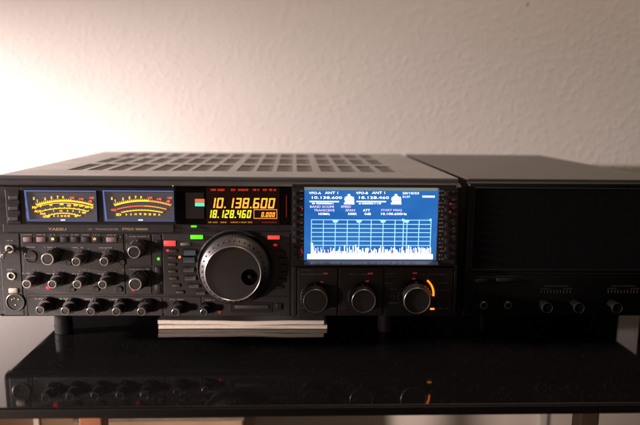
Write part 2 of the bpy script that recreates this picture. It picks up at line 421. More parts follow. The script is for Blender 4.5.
# right-hand screen frame: four bars around the screen and three sub-panels
FR = .0034
for r in ((292.2, 184.5, 456.5, 187.2), (292.2, 187.2, 304.0, 266.0), (437.5, 187.2, 456.5, 266.0), (304.0, 260.6, 437.5, 266.0)):
    section(*r, FR, 'panel', 'screen_frame', .0002)
section(292.2, 266.3, 296.6, 316, FR - .0006, 'panel'); section(453.3, 266.3, 456.5, 316, FR - .0006, 'panel')
section(297.6, 267.4, 337.2, 315.8, .0026, 'panel'); section(338.6, 267.4, 383, 315.8, .0026, 'panel'); section(384.4, 267.4, 452.4, 315.8, .0026, 'panel')

# black window strip for meters and display
section(21.5, 186.9, 174.5, 224.2, .0003, 'recess', 'window_surround', .0001)
section(175.5, 187.0, 291.2, 224.6, .0006, 'display', 'display_window', .0002)

# ---- power column
bm = new_bm(); pbox(bm, 6, 190, 20, 223.8, -.001, .0012, .0005); pw = obj('switch_column', bm, M['panel'], panel)
for y in (192.6, 203.2, 213.8):
    bm = new_bm(); pbox(bm, 8, y, 18.4, y + 7.6, .0012, .0016, .0001); b_ = obj('switch_recess', bm, M['recess'], panel)
    bm = new_bm(); pbox(bm, 8.4, y + 3.6, 17.9, y + 7.0, .0016, .0036, .0006); obj('rocker', bm, M['button'], b_)

# ---- meters
def meter(L, R_, kind):
    T, B = 190.6, 221.6
    bm = new_bm(); pbox(bm, L, T, R_, B, .0003, .0012); m_ = obj('meter', bm, M['meterface'], panel, label=('left' if kind == 1 else 'right') + ' lit signal meter with yellow scales')
    fb = new_bm()
    # thin edge-lit acrylic frame, slanting inward at the left
    x0, x1, z0, z1 = rect(L, T, R_, B, .002)
    def bar(p): prism(fb, p, YP - .0012, YP - .0024)
    w = .0011
    bar([(x0, z1), (x1, z1), (x1 - w, z1 - w), (x0 + w, z1 - w)]); bar([(x0, z1), (x0 + w * 1.2, z1 - w), (x0 + .0036, z0 + w), (x0 + .0018, z0)])
    obj('edge_light', fb, M['meterblue'], m_)
    fb = new_bm()
    bar([(x0 + .0018, z0), (x1, z0), (x1 - w, z0 + .0028), (x0 + .0036, z0 + .0028)]); bar([(x1, z1), (x1, z0), (x1 - w * .8, z0 + .0034), (x1 - w * .8, z1 - w)])
    obj('lower_edge_light', fb, M['meterblue2'], m_)
    fb = new_bm(); cx = (L + R_) / 2 + 2
    pbox(fb, cx - 2.4, 219.4, cx + 2.4, 220.7, .0022, .0027, .0005); obj('meter_lamp', fb, M['meterspot'], m_)
    d = .0016
    yb, rb, ob = new_bm(), new_bm(), new_bm()
    ox = L - 25.2
    def at(x, y): p = P(x + ox, y, d); return (p.x, p.z)
    def curve(bmx, x0_, x1_, ytop, yend, w_, a=0.0, b=1.0):
        pts = []
        for i in range(25):
            u = a + (b - a) * i / 24; x = x0_ + (x1_ - x0_) * u; pts.append(at(x, ytop + (yend - ytop) * (2 * u - 1) ** 2))
        stroke(bmx, pts, w_ * S, d - .0003, d + .0001)
    def ticks(bmx, x0_, x1_, ytop, yend, n, h, a=0, b=1, w_=.45):
        for i in range(n + 1):
            u = a + (b - a) * i / n; x = x0_ + (x1_ - x0_) * u; y = ytop + (yend - ytop) * (2 * u - 1) ** 2
            stroke(bmx, [at(x + (u - .5) * 0.3, y), at(x + (u - .5) * 1.6, y - h)], w_ * S, d - .0003, d + .0001)
    def lab(bmx, s, x, y, h=2.5, w_=None): text_bm(bmx, s, x + ox, y, h, w_, d + .00012, .045)
    # S scale
    curve(yb, 36.5, 93, 200.8, 205.3, 1.5, 0, .6); curve(ob if kind == 2 else yb, 36.5, 93, 200.8, 205.3, 1.5, .6, 1.0)
    ticks(yb, 36.5, 93, 200.5, 204.8, 18, 1.6, 0, .6); ticks(rb, 36.5, 93, 200.5, 204.8, 8, 1.6, .62, 1)
    for s_, x, y in (('S', 33.8, 198.5), ('1', 37.2, 200.8), ('3', 45, 199.0), ('5', 51.5, 197.8), ('7', 57.7, 197.3), ('9', 63, 197.4)): lab(yb, s_, x, y, 2.7)
    for s_, x, y in (('+20', 71.8, 197.8), ('+40', 81, 199.0), ('+60', 91.6, 197.8), ('dB', 90.2, 201.2)): lab(rb, s_, x, y, 2.4)
    if kind == 1:
        lab(yb, 'PO', 34.3, 207.5, 2.5); curve(yb, 34, 92.5, 203.0, 208, .5)
        for s_, x, y in (('0', 40.6, 206.2), ('50', 50.8, 204.8), ('100', 61.6, 204.2), ('150', 69.0, 205.4), ('200', 75.6, 205.0), ('250', 81.2, 205.6), ('300', 87, 206.9), ('W', 91.8, 207.6)): lab(yb, s_, x, y, 2.2)
        lab(yb, 'ALC', 37.5, 211.2, 2.3, 6.5); curve(yb, 41, 88, 208.2, 211.4, .8); ticks(yb, 41, 88, 208.2, 211.4, 10, 1.2)
        for s_, x, y in (('SWR', 43.0, 213.7), ('1', 53.5, 210.8), ('1.5', 61.0, 210.8), ('2', 67.5, 210.7), ('3', 73, 211.0), ('5', 79.5, 211.8), ('\u221e', 84, 212.6)): lab(yb, s_, x, y, 1.9)
        lab(yb, 'COMP', 46.5, 216.6, 2.2, 7); curve(yb, 46.5, 80, 213.3, 216, .8); ticks(yb, 46.5, 80, 213.5, 216, 12, 1.1)
        for s_, x in (('0', 54), ('5', 58), ('10', 61.8), ('15', 65.2), ('20', 68.6), ('dB', 76)): lab(yb, s_, x, 216.0, 1.9)
    else:
        lab(rb, 'VDD', 35.6, 210.0, 2.3, 5.5); curve(rb, 39, 88.5, 206.0, 209.3, 1.0, 0, .55); curve(ob, 39, 88.5, 206.0, 209.3, 1.0, .55, 1)
        curve(yb, 44, 84, 210.2, 212.4, .8); ticks(yb, 44, 84, 210.4, 212.6, 14, 1.1)
        lab(yb, 'ID', 40.8, 214.6, 2.3, 5)
        for i, s_ in enumerate(('0', '5', '10', '15', '20', '25', '30', 'A')): lab(yb, s_, 48.3 + i * 4.7, 214.0 + abs(i - 3.2) * .15, 2.0)
    obj('yellow_scale', yb, M['yel'], m_); obj('red_scale', rb, M['redlit'], m_)
    if len(ob.verts): obj('orange_scale', ob, M['orgyel'], m_)
meter(25.2, 96.6, 1); meter(103.2, 174.0, 2)
c = P(173, 186.2, .003); bm = new_bm(); lathe(bm, c.x, c.z, [(.0009, 0), (.0009, .0034), (.0005, .0040), (0, .0041)], 12); obj('panel_screw', bm, M['nickel'], panel, smooth=True)

# ---- labels on the strip
text('YAESU', 57, 229.2, 2.6, 18, M['gold'], panel, .0016, weight=.03)
text('HF', 90, 229.3, 1.8, 4, M['print'], panel, .0016); text('TRANSCEIVER', 107, 229.3, 1.8, 23, M['print'], panel, .0016, weight=.02)
text('FTDX 9000D', 135.3, 229.2, 2.4, 25, M['gold'], panel, .0016, weight=.03)

# ---- frequency display
dw = .0008
bm = new_bm(); pbox(bm, 185.6, 192.7, 204.0, 218.6, .0006, .0009); obj('smoked_field', bm, M['smoke'], panel)
bm = new_bm(); pbox(bm, 206.5, 187.4, 279.5, 224.2, .00061, .00075); obj('red_field', bm, M['disphaze'], panel)
bm = new_bm(); pbox(bm, 195, 199.0, 204.4, 202.3, .0009, .0013); obj('orange_bar', bm, M['bar_o'], panel)
bm = new_bm(); pbox(bm, 195, 202.7, 204.4, 206.3, .0009, .0013); obj('teal_bar', bm, M['bar_t'], panel)
bm = new_bm(); seg_digits(bm, '10.138.600', 208.5, 277.0, 198.0, 208.2, dw, .15); obj('main_frequency', bm, M['digit'], panel, label='amber digits 10.138.600')
bm = new_bm(); seg_digits(bm, '18.128.460', 207.0, 252.8, 210.0, 218.0, dw, .17); obj('sub_frequency', bm, M['digit2'], panel, label='yellow digits 18.128.460')
bm = new_bm(); seg_digits(bm, '0.000', 261.0, 276.0, 212.2, 217.0, dw, .2); obj('offset_frequency', bm, M['digit3'], panel)
bm = new_bm()
for r in ((253.6, 209.3, 277.2, 210.1), (253.6, 218.0, 277.2, 218.8), (253.6, 210.1, 254.3, 218.0), (276.5, 210.1, 277.2, 218.0)): pbox(bm, *r, .0006, .0010)
obj('offset_frame', bm, M['frame3'], panel)
bm = new_bm()
for a, b in ((210.7, 216.5), (217.5, 224.5), (231, 237), (238, 249), (253, 260), (261.5, 268), (269, 277.5)): micro(bm, a, b, 189.9, 2.4, dw)
obj('red_legend', bm, M['dispred'], panel)
bm = new_bm()
for a, b in ((208.5, 218), (220.5, 228), (229.5, 240), (241, 253)): micro(bm, a, b, 222.3, 1.5, dw)
obj('amber_legend', bm, M['dispamb'], panel)
bm = new_bm()
micro(bm, 262, 277, 222.3, 1.5, dw); pbox(bm, 286, 195.5, 286.7, 217, .0006, .0009)
obj('red_side_legend', bm, principled('dull_red', (.10, .02, .02), .5, emis=(1, .05, .02), estr=.12), panel)

# ---- LCD
SD = .0006
bm = new_bm(); pbox(bm, 304.2, 187.4, 437.3, 260.5, -.001, SD); lcd = obj('screen', bm, M['lcd'], panel, label='lit blue spectrum screen')
bm = new_bm(); pbox(bm, 304.3, 187.5, 437.2, 190.4, SD, SD + .0004); obj('upper_edge_glow', bm, M['lcd_edge'], lcd)
bm = new_bm()
for y in (220.0, 224.3, 228.5, 232.5, 236.8, 241.1, 245.4): pbox(bm, 311.2, y - .32, 430.7, y + .32, SD, SD + .0002)
for i in range(11):
    x = 311.4 + i * 11.92; pbox(bm, x - .36, 219.7, x + .36, 250, SD, SD + .00025)
x = 403.2; pbox(bm, x - .4, 218.8, x + .4, 250, SD, SD + .0003)
for x in (335.4, 359, 383, 406.6):
    a, b = P(x, 220, SD), P(x, 222.6, SD); prism(bm, [(a.x - .0038, a.z), (a.x + .0038, a.z), (a.x + .002, b.z), (a.x - .002, b.z)], YP - SD, YP - SD - .00035)
for x in (403.2, 430.6): pbox(bm, x - 1, 218.8, x + 1, 221.2, SD, SD + .0004)
obj('graph_grid', bm, M['lcd_line'], lcd)
bm = new_bm(); bs = new_bm()
pbox(bm, 307.3, 254.2, 432.8, 259.2, SD, SD + .0004)
x = 311.0; i = 0
while x < 430.4:
    w = random.choice((.5, .8, 1.0)); top = 254.3 - random.choice((1.5, 3, 4.5, 6, 6.8, 7.4)) - (random.random() < .12) * 2.2
    if i < 2: top = 243
    pbox(bm, x, top, x + w, 254.3, SD, SD + .0004)
    if random.random() < .22: pbox(bs, x + w, 250.3, x + w + .7, 253.6, SD, SD + .00045)
    x += w + random.choice((0, 0, .35, .6)); i += 1
obj('spectrum_trace', bm, M['lcd_white'], lcd); obj('spectrum_violet_marks', bs, M['lcd_violet_marks'], lcd)  # white trace, then violet strokes beside its bars
tw = new_bm(); tp = new_bm()
def lt(bmx, s, x0_, x1_, y, h): text_bm(bmx, s, (x0_ + x1_) / 2, y, h, x1_ - x0_, SD + .0003, .010)
for ox, ww in ((0, 1), (47, .98)):
    lt(tw, 'VFO-A' if not ox else 'VFO-B', 309 + ox, 321 + ox, 193.0, 2.4); lt(tw, 'ANT 1', 325 + ox, 338 + ox, 192.8, 2.4)
    lt(tw, '10.138.600' if not ox else '18.128.460', 312 + ox, 342 + ox, 197.6, 2.6)
    pbox(tw, 309.5 + ox, 201.0, 339 + ox, 202.2, SD, SD + .0003); micro(tw, 312 + ox, 334 + ox, 203.6, 1.4, SD + .0002)
    for (a_, b_, c_, d_) in ((344.4, 198.6, 354.2, 200.2), (345.0, 200.7, 354.2, 202.2), (344.0, 202.7, 354.4, 204.4), (346.2, 196.2, 351.8, 198.2), (352.3, 196.9, 353.8, 198.2), (347.8, 194.2, 350.2, 195.8), (344.8, 197.2, 345.8, 198.2)):
        pbox(tw, a_ + ox, b_, c_ + ox, d_, SD, SD + .0003)
lt(tw, '20/10/23', 402.5, 419, 193.2, 2.2); lt(tw, '21:37', 402.5, 410, 196.8, 1.9); pbox(tw, 422.5, 195.7, 434.8, 197.5, SD, SD + .0003)
lt(tp, 'BAND SCOPE', 310, 334, 206.7, 2.3); lt(tp, 'SPEED', 341, 351, 206.7, 2.3)
lt(tp, 'TRANSCEIVE', 314, 334.5, 210.3, 2.3); lt(tw, 'NORMAL', 318.5, 330, 213.9, 2.3)
lt(tp, 'SPAN', 345.5, 355, 210.3, 2.3); lt(tw, '500K', 348, 357, 213.9, 2.3)
lt(tw, 'ATT', 363, 370, 210.3, 2.3); lt(tw, '0dB', 364.5, 371, 213.9, 2.3)
lt(tp, 'START FREQ', 381, 402, 210.3, 2.3); lt(tw, '10.100.600Hz', 381, 407, 213.9, 2.3)
obj('screen_lettering', tw, M['lcd_white'], lcd); obj('pink_lettering', tp, M['lcd_pink'], lcd)
# polished sill under the screen that catches its light
x0, x1, z0, z1 = rect(304, 261, 437.5, 264.2, FR)
bm = new_bm()
vs = [bm.verts.new(v) for v in ((x0, YP - FR - .0001, z1), (x1, YP - FR - .0001, z1), (x1, YP - FR - .0058, z0 + .001), (x0, YP - FR - .0058, z0 + .001))]
v2 = [bm.verts.new(v) for v in ((x0, YP - FR - .0058, z0), (x1, YP - FR - .0058, z0), (x1, YP - FR - .0001, z0), (x0, YP - FR - .0001, z0))]
bm.faces.new(vs); bm.faces.new((vs[3], vs[2], v2[1], v2[0])); bm.faces.new(v2); bm.faces.new((vs[0], vs[3], v2[0], v2[3])); bm.faces.new((vs[1], v2[2], v2[1], vs[2])); bm.faces.new((vs[0], v2[3], v2[2], vs[1]))
obj('screen_sill', bm, M['lcd_sill'], panel)

# ---- columns of small keys beside the screen
for (px, wk) in ((296.0, 4.6), (448.0, 6.0)):
    for k in range(9):
        y = 191.5 + k * 7.9
        bm = new_bm(); pbox(bm, px - wk / 2, y, px + wk / 2, y + 4.6, FR, FR + .0016, .0006); obj('soft_key', bm, M['darkbutton'], panel, smooth=True)
bm = new_bm()
for y in range(191, 262, 4):
    if random.random() < .9: micro(bm, 300.2, 303.2, y, 1.2, FR + .0001)
    micro(bm, 439, 443.8, y, 1.3, FR + .0001)
    if random.random() < .7: micro(bm, 452, 455, y + 1, 1.1, FR + .0001)
obj('key_legends', bm, M['print'], panel)
for y, x in ((208, 301.5), (249, 300.8), (252, 301.5), (203, 450), (211, 449.5)):
    bm = new_bm(); pbox(bm, x, y, x + 1.4, y + 1.5, FR, FR + .0019); obj('key_light', bm, M['led_rd'], panel)

# ------------------------------------------------------------------ knobs
def ridged(bm, cx, cz, prof, n, amp, ridge, cap=True):
    """lathe whose rings listed in `ridge` are knurled"""
    rings = []
    for k, (r, d) in enumerate(prof):
        rings.append([bm.verts.new((cx + r * (1 - (amp if (k in ridge and i % 2) else 0)) * math.cos(2 * PI * i / n), YP - d, cz + r * (1 - (amp if (k in ridge and i % 2) else 0)) * math.sin(2 * PI * i / n))) for i in range(n)])
    for a, b in zip(rings, rings[1:]):
        for i in range(n): bm.faces.new((a[i], a[(i + 1) % n], b[(i + 1) % n], b[i]))
    if cap: bm.faces.new(rings[-1])
def tip(k, c, r, L, ringmat, face='cap', lw=.0008):
    """bright turned ring and dark inset face on the end of a knob"""
    bm = new_bm(); lathe(bm, c.x, c.z, [(r, L - .0022), (r, L - .0003), (r - .0003, L), (r - lw, L), (r - lw - .0002, L - .0006), (r - lw - .0002, L - .002)], 40)
    obj('knob_ring', bm, M[ringmat], k, smooth=True)
    bm = new_bm(); lathe(bm, c.x, c.z, [(r - lw, L - .0012), (r * .5, L - .0011), (0, L - .0011)], 32); obj('knob_face', bm, M[face], k, smooth=True)
def dual_knob(px, py, rr=4.2, sk=6.9, L=.024, ringmat='ring', base=.0010, mark=True):
    c = P(px, py, L); r = rr * S * .965; R1 = sk * S
    bm = new_bm(); ridged(bm, c.x, c.z, [(R1 * 1.04, base), (R1 * 1.04, base + .0015), (R1, base + .002), (R1 * .95, L * .42), (R1 * .90, L * .45), (r * 1.05, L * .46), (r * .98, L - .0022), (r * .9, L - .0018)], 48, .045, {2, 3, 5, 6})
    k = obj('knob', bm, M['knob'], panel)
    tip(k, c, r, L, ringmat, lw=.00085)
    if mark:
        bm = new_bm(); box(bm, c.x - .0003, c.x + .0003, YP - L * .4, YP - base - .003, c.z + R1 * .955, c.z + R1 * 1.0); obj('pointer', bm, M['print'], k)
    return k
def single_knob(px, py, rr, body, L=.021, ringmat='ring', base=.0010, lw=.0010, face='cap'):
    c = P(px, py, L); r = rr * S * .965; R1 = body * S
    bm = new_bm(); ridged(bm, c.x, c.z, [(R1 * 1.05, base), (R1 * 1.05, base + .0012), (R1, base + .0018), (R1 * .96, L * .55), ((R1 + r) / 2, L * .66), (r * 1.02, L - .0022), (r * .9, L - .0020)], 60, .04, {2, 3})
    k = obj('knob', bm, M['knob'], panel)
    tip(k, c, r, L, ringmat, face, lw)
    bm = new_bm(); box(bm, c.x - .0003, c.x + .0003, YP - L * .5, YP - base - .003, c.z + R1 * .965, c.z + R1 * 1.012); obj('pointer', bm, M['print'], k)
    return k
single_knob(47.3, 259.3, 6.1, 7.2)
dual_knob(75.9, 261.8); dual_knob(104.0, 261.6)
for x, y in ((26.5, 284.2), (52.0, 284.4), (77.0, 284.5), (102.4, 284.7)): dual_knob(x, y)
for x, y in ((40.0, 310.3), (65.0, 311.2), (90.6, 311.7), (116.4, 311.9), (141.4, 312.0)): dual_knob(x, y, 4.2, 7.2, ringmat='ringdim', base=.0006)
dual_knob(175.4, 312.6, 4.0, 6.6, .020, 'ringdim', .0006); dual_knob(203.8, 312.6, 3.7, 6.0, .018, 'ringdim', .0006)
single_knob(133.9, 252.3, 6.2, 8.6, .023); single_knob(135.2, 284.5, 6.3, 8.6, .023)
for x, y, r, b in ((315.5, 301.2, 12.5, 14.4), (363.8, 301.3, 12.5, 14.4), (417.4, 301.0, 14.0, 16.8)):
    single_knob(x, y, r, b, .019, 'ringdim', .0026, .0008)

# main tuning dial
c = P(233, 274, .0300); RD = 28.5 * S * .955
bm = new_bm(); cc = P(235.5, 268.5, .001)
lathe(bm, c.x, c.z, [(.0440, .0010), (.0436, .0022), (.0424, .0027), (.0412, .0022), (.0405, .0010)], 96); obj('dial_surround', bm, M['panel'], panel, smooth=True)
bm = new_bm(); lathe(bm, c.x, c.z, [(.0404, .0010), (.0404, .0013), (.0, .0013)], 72); obj('dial_well', bm, M['recess'], panel)
bm = new_bm(); ridged(bm, c.x, c.z, [(.0384, .0020), (.0386, .0045), (.0384, .0150), (.0377, .0172), (RD * 1.02, .0235), (RD * 1.0, .0290), (RD * .96, .0288)], 144, .008, {1, 2}, False)
dial = obj('tuning_dial', bm, M['skirt'], panel, label='large main tuning dial with bright rim')
bm = new_bm()
for i in range(36):      # dark dimples in the sloping collar
    a = 2 * PI * i / 36; rm = (.0377 + RD * 1.02) / 2; q = Vector((c.x + rm * math.cos(a), YP - .0206, c.z + rm * math.sin(a)))
    t_ = bmesh.ops.create_icosphere(bm, subdivisions=2, radius=.00115)
    for v in t_['verts']: v.co = q + Vector((v.co.x, v.co.y * .5, v.co.z))
obj('collar_dimples', bm, M['recess'], dial, smooth=True)
bm = new_bm(); lathe(bm, c.x, c.z, [(RD, .0270), (RD * 1.005, .0296), (RD - .0003, .0300), (RD - .0008, .0300), (RD - .0012, .0294), (RD - .0012, .0280)], 96); obj('dial_rim', bm, M['ring'], dial, smooth=True)
f = P(249.6, 277.4, .0295); rf = 8.6 * S * .94
# dial face with a real finger hollow
bm = new_bm()
n = 72; outer, rings = [], []
def fr(t, i):     # blend between the outer circle and the hollow's rim
    a = 2 * PI * i / n
    o_ = Vector((c.x + (RD - .0011) * math.cos(a), c.z + (RD - .0011) * math.sin(a))); h_ = Vector((f.x + rf * math.cos(a), f.z + rf * math.sin(a)))
    return o_.lerp(h_, t)
spec = [(0, .0292), (.33, .0292), (.7, .0292), (1, .0292)]
for t_, d_ in spec: rings.append([bm.verts.new((fr(t_, i).x, YP - d_, fr(t_, i).y)) for i in range(n)])
faces_src = list(rings)
hol = new_bm(); rings = [[hol.verts.new((f.x + rf * math.cos(2 * PI * i / n), YP - .0292, f.z + rf * math.sin(2 * PI * i / n))) for i in range(n)]]
hb_ = hol
for k in range(1, 7):
    u = k / 6; rr = rf * math.cos(u * PI / 2) if k < 6 else 0; dd = .0292 - .0085 * math.sin(u * PI / 2)
    if k < 6: rings.append([hol.verts.new((f.x + rr * math.cos(2 * PI * i / n), YP - dd, f.z + rr * math.sin(2 * PI * i / n))) for i in range(n)])
    else: rings.append([hol.verts.new((f.x, YP - dd, f.z))])
for g_, rs in ((bm, faces_src), (hol, rings)):
  for a, b in zip(rs, rs[1:]):
    for i in range(n):
        j = (i + 1) % n
        if len(b) == 1: g_.faces.new((a[i], a[j], b[0]))
        else: g_.faces.new((a[i], a[j], b[j], b[i]))
obj('dial_face', bm, M['dial'], dial, smooth=True)
obj('finger_hollow', hol, principled('hollow_shade_black', (.004, .0035, .0035), .8, spec=.1), dial, smooth=True)  # shade inside the hollow is put into its near-black colour
bm = new_bm(); lathe(bm, f.x, f.z, [(.0030, .0210), (.0028, .0262), (.0018, .0276), (0, .0280)], 24); obj('finger_stud', bm, M['cap'], dial, smooth=True)

# ------------------------------------------------------------------ buttons, lamps and sockets
def button(px0, py0, px1, py1, m, d1=.0028, name='push_button', bev=.0006, parent=None, d0=.0005, well=True, label=None):
    p = parent or panel
    if well:
        bm = new_bm(); pbox(bm, px0 - .9, py0 - .8, px1 + .9, py1 + .9, d0, .0013); w_ = obj('button_well', bm, M['recess'], p); 
    bm = new_bm(); pbox(bm, px0, py0, px1, py1, d0, d1, bev); return obj(name, bm, M[m], p, smooth=True, label=label)
def lamp(px, py, r, m, d=.0022, name='indicator_lamp', parent=None, sy=1.0):
    c = P(px, py, d); bm = new_bm(); n = 16
    lathe(bm, c.x, c.z, [(r * S, 0.0004), (r * S, d * .7), (r * S * .7, d * .95), (0, d)], n)
    for v in bm.verts: v.co.z = c.z + (v.co.z - c.z) * sy
    return obj(name, bm, M[m], parent or panel, smooth=True)
button(22.8, 237.4, 31.4, 242.2, 'pinkbutton'); button(36.2, 237.4, 45.6, 242.2, 'pinkbutton'); button(106, 237.6, 116.4, 242.2, 'pinkbutton')
for a, b in ((49.3, 58.3), (60.4, 68.2), (70.8, 79.0), (81.2, 90.0), (92.0, 101.4)): button(a, 236.8, b, 242.6, 'darkbutton', .0022)
lamp(52.4, 239.2, 1.3, 'led_y', .0032); lamp(94.4, 239.2, 1.3, 'led_o', .0032)
c = P(119.3, 236.6, .001); bm = new_bm(); lathe(bm, c.x, c.z, [(.0024, .0008), (.0024, .0014), (.0018, .0014), (0, .0009)], 20); obj('trimmer_hole', bm, M['recess'], panel)
for x, y in ((68.3, 262.8), (72.0, 289.2), (96.0, 289.2), (119.2, 289.2), (122.0, 262.5)):
    c = P(x, y, .003); bm = new_bm(); lathe(bm, c.x, c.z, [(.0035, .0008), (.0034, .0028), (.0028, .0034), (0, .0032)], 24); obj('round_button', bm, M['darkbutton'], panel, smooth=True)
lamp(47.4, 288.0, 2.0, 'led_r', .0052)
bm = new_bm(); c = P(133.6, 289.8, .003); lathe(bm, c.x, c.z, [(.0020, .0008), (.0019, .0050), (.0012, .006), (0, .0062)], 20); obj('indicator_lamp', bm, M['led_rd'], panel, smooth=True)
lamp(158.2, 259.2, 1.5, 'led_g', .003)
for y in (240.5, 247.5): button(154.6, y, 160.8, y + 4.2, 'darkbutton', .002, well=True)
for y, h in ((266.5, 12), (284.5, 9.5)): button(154.9, y, 160.8, y + h, 'darkbutton', .0024, 'slide_button')
button(163.6, 240.9, 175.4, 246.3, 'btn_red', .0030, 'lit_button', label='lit red button'); button(180.2, 242.8, 190.4, 246.0, 'greybutton', .0026)
button(190.3, 235.2, 202.8, 239.3, 'btn_green', .0028, 'lit_button', label='lit green button')
button(191, 225.6, 196.6, 227.4, 'btn_green', .0018, 'lit_bar', .0003, well=False)
button(267.6, 235.8, 279.6, 239.5, 'btn_red2', .0028, 'lit_button', label='lit red bar button'); lamp(275.3, 245.2, 2.2, 'led_rd', .0026, sy=.6)
lamp(167.4, 250.8, 1.2, 'led_r', .003); lamp(179.4, 257.4, 1.2, 'led_o', .003)
for x, y in ((172.8, 251.3), (172.0, 258.0), (171.8, 264.9), (171.9, 271.8), (173.1, 278.9), (176.0, 286.0), (179.8, 292.6)):
    bm = new_bm(); pbox(bm, x - 4.2, y - 3.0, x + 4.2, y + 1.8, .0008, .0014); w_ = obj('key_well', bm, M['recess'], panel)
    bm = new_bm(); pbox(bm, x - 3.9, y - 1.5, x + 3.9, y + 1.3, .0014, .0034, .0006); obj('curved_key', bm, M['button'], panel, smooth=True)
for x, y, w_, h, m in ((189.6, 253.2, 11.8, 5.0, 'bluelit_key'), (188.9, 260.2, 11.6, 5.0, 'bluelit_key'), (188.6, 270.2, 10.6, 4.0, 'greybutton'), (190.3, 278.6, 11.0, 3.8, 'greybutton'), (193.8, 286.4, 10.6, 3.2, 'greybutton'), (200.6, 293.3, 9.4, 2.8, 'greybutton')):
    bm = new_bm(); pbox(bm, x - w_ / 2 - 1.4, y - h / 2 - 2.2, x + w_ / 2 + 1.4, y + h / 2 + 1.0, .0008, .0014); obj('key_well', bm, M['recess'], panel)
    bm = new_bm(); x0, x1, z0, z1 = rect(x - w_ / 2, y - h / 2, x + w_ / 2, y + h / 2, .005)
    # key with a scooped, upward-facing top
    y0, y1, ym = YP - .0014, YP - .0062, YP - .0034
    pr = [(y0, z1), (ym, z1 - .0002), (y1 + .0004, z0 + (z1 - z0) * .38), (y1, z0 + .0006), (y1 + .001, z0), (y0, z0)]
    A = [bm.verts.new((x0, a, b)) for a, b in pr]; B = [bm.verts.new((x1, a, b)) for a, b in pr]
    for i in range(len(pr)): bm.faces.new((A[i], A[(i + 1) % len(pr)], B[(i + 1) % len(pr)], B[i]))
    bm.faces.new(A[::-1]); bm.faces.new(B); bmesh.ops.bevel(bm, geom=bm.edges[:], offset=.0003, segments=1, affect='EDGES')
    obj('band_key', bm, M[m], panel)
for x, y in ((281, 252.8), (282.6, 259.6), (283.4, 266.6), (283.2, 273.6), (282.0, 280.6), (279.4, 287.2)):
    button(x - 3.6, y - 1.5, x + 3.6, y + 1.3, 'darkbutton', .0030, 'curved_key')
# card slot
bm = new_bm(); pbox(bm, 229.5, 302.2, 272.5, 312.5, .0004, .0012, .0003); sl = obj('card_slot', bm, M['recess'], panel)
bm = new_bm(); pbox(bm, 234.5, 305.2, 268.6, 308.8, .0012, .0028, .0006); obj('slot_flap', bm, principled('slot_flap_grey', (.075, .068, .062), .45), sl, smooth=True)
button(275.5, 303.8, 282, 309.5, 'darkbutton', .0026)
bm = new_bm(); pbox(bm, 219.2, 309.3, 220.6, 314.4, .0006, .0016, .0003); pbox(bm, 217.8, 311.0, 222.2, 312.2, .0006, .0012, .0002); obj('red_mark', bm, M['redprint'], panel)
bm = new_bm(); pbox(bm, 164, 229.6, 290, 230.5, .0004, .0012, .0003); obj('trim_line', bm, M['lip'], panel)

# print on the panel that is too small to read
bm = new_bm()
for a, b, y in ((23, 32, 234.7), (36.5, 45.5, 234.7), (50, 58, 234.8), (61, 68, 234.8), (71, 79, 234.8), (82, 90, 234.8), (93, 101, 234.8), (107, 116, 235.0),
                (129, 149, 236.6), (129, 149, 269.3), (26, 36, 247.2), (44, 56, 247.4), (72, 84, 247.6), (98, 112, 247.8), (22, 34, 273.4), (46, 60, 273.6), (72, 86, 273.8), (98, 112, 274),
                (34, 48, 298.8), (60, 73, 299), (85, 99, 299.2), (110, 124, 299.3), (136, 150, 299.4), (170, 184, 299.6), (205, 215, 300), (6, 13, 240.6), (7, 15, 269.6)):
    micro(bm, a, b, y, 1.2, .0012)
for y in (252, 261, 270, 279, 288): micro(bm, 122.0, 124.0, y, 1, .0012)
for cx_, cy_, r_ in ((83.5, 257.5, 10), (111, 257.5, 10), (33.5, 279.5, 10), (59, 279.5, 10), (84.5, 279.8, 10), (110, 280, 10)):
    for k in range(11):
        a = math.radians(-60 + k * 30); x, y = cx_ + r_ * math.cos(a), cy_ - r_ * math.sin(a); pbox(bm, x - .35, y - .35, x + .35, y + .35, .0010, .00125)
obj('panel_print', bm, M['print'], panel)
bm = new_bm()
for a, b, y in ((301, 322, 274.2), (302, 312, 270.2), (349, 369, 274.2), (385.5, 397, 273.6), (385.5, 395, 276.6), (420, 448, 274.4), (386, 396, 283), (387, 397, 289.5), (387, 396, 296), (387, 398, 303), (302, 306, 308), (330, 335, 308), (342, 346, 308), (376, 381, 308), (438, 449, 283), (438, 450, 290), (438, 449, 308.5)):
    micro(bm, a, b, y, 1.3, .0028)
obj('dim_panel_print', bm, M['printdim'], panel)
dull_red = principled('dull_red_lamp', (.2, .02, .03), .4, emis=(1, .05, .08), estr=.16)
for x, y, w_, h in ((325.6, 273.6, 5, 1.5), (370.3, 273.6, 5, 1.6), (415, 273.2, 4.4, 1.5), (367.4, 281.2, 3.4, 1.5), (414, 278.8, 3.2, 1.5), (366, 286.3, 2.4, 1.5), (322, 282, 3, 1.3)):
    bm = new_bm(); pbox(bm, x - w_ / 2, y - h / 2, x + w_ / 2, y + h / 2, .0026, .0032, .0002); obj('red_lamp', bm, dull_red, panel)
# glowing arc beside the right-hand knob
c = P(415.6, 294.2, .0035); bm = new_bm(); stroke(bm, arcpts(c.x, c.z, 18.4 * S, 52, -6, 20), 1.7 * S, .0026, .0040); obj('lit_arc', bm, M['arc'], panel, label='glowing orange arc by the right-hand knob')
bm = new_bm(); pbox(bm, 430.2, 308.2, 434.6, 309.9, .0026, .0036, .0004); obj('indicator_lamp', bm, M['led_o'], panel)

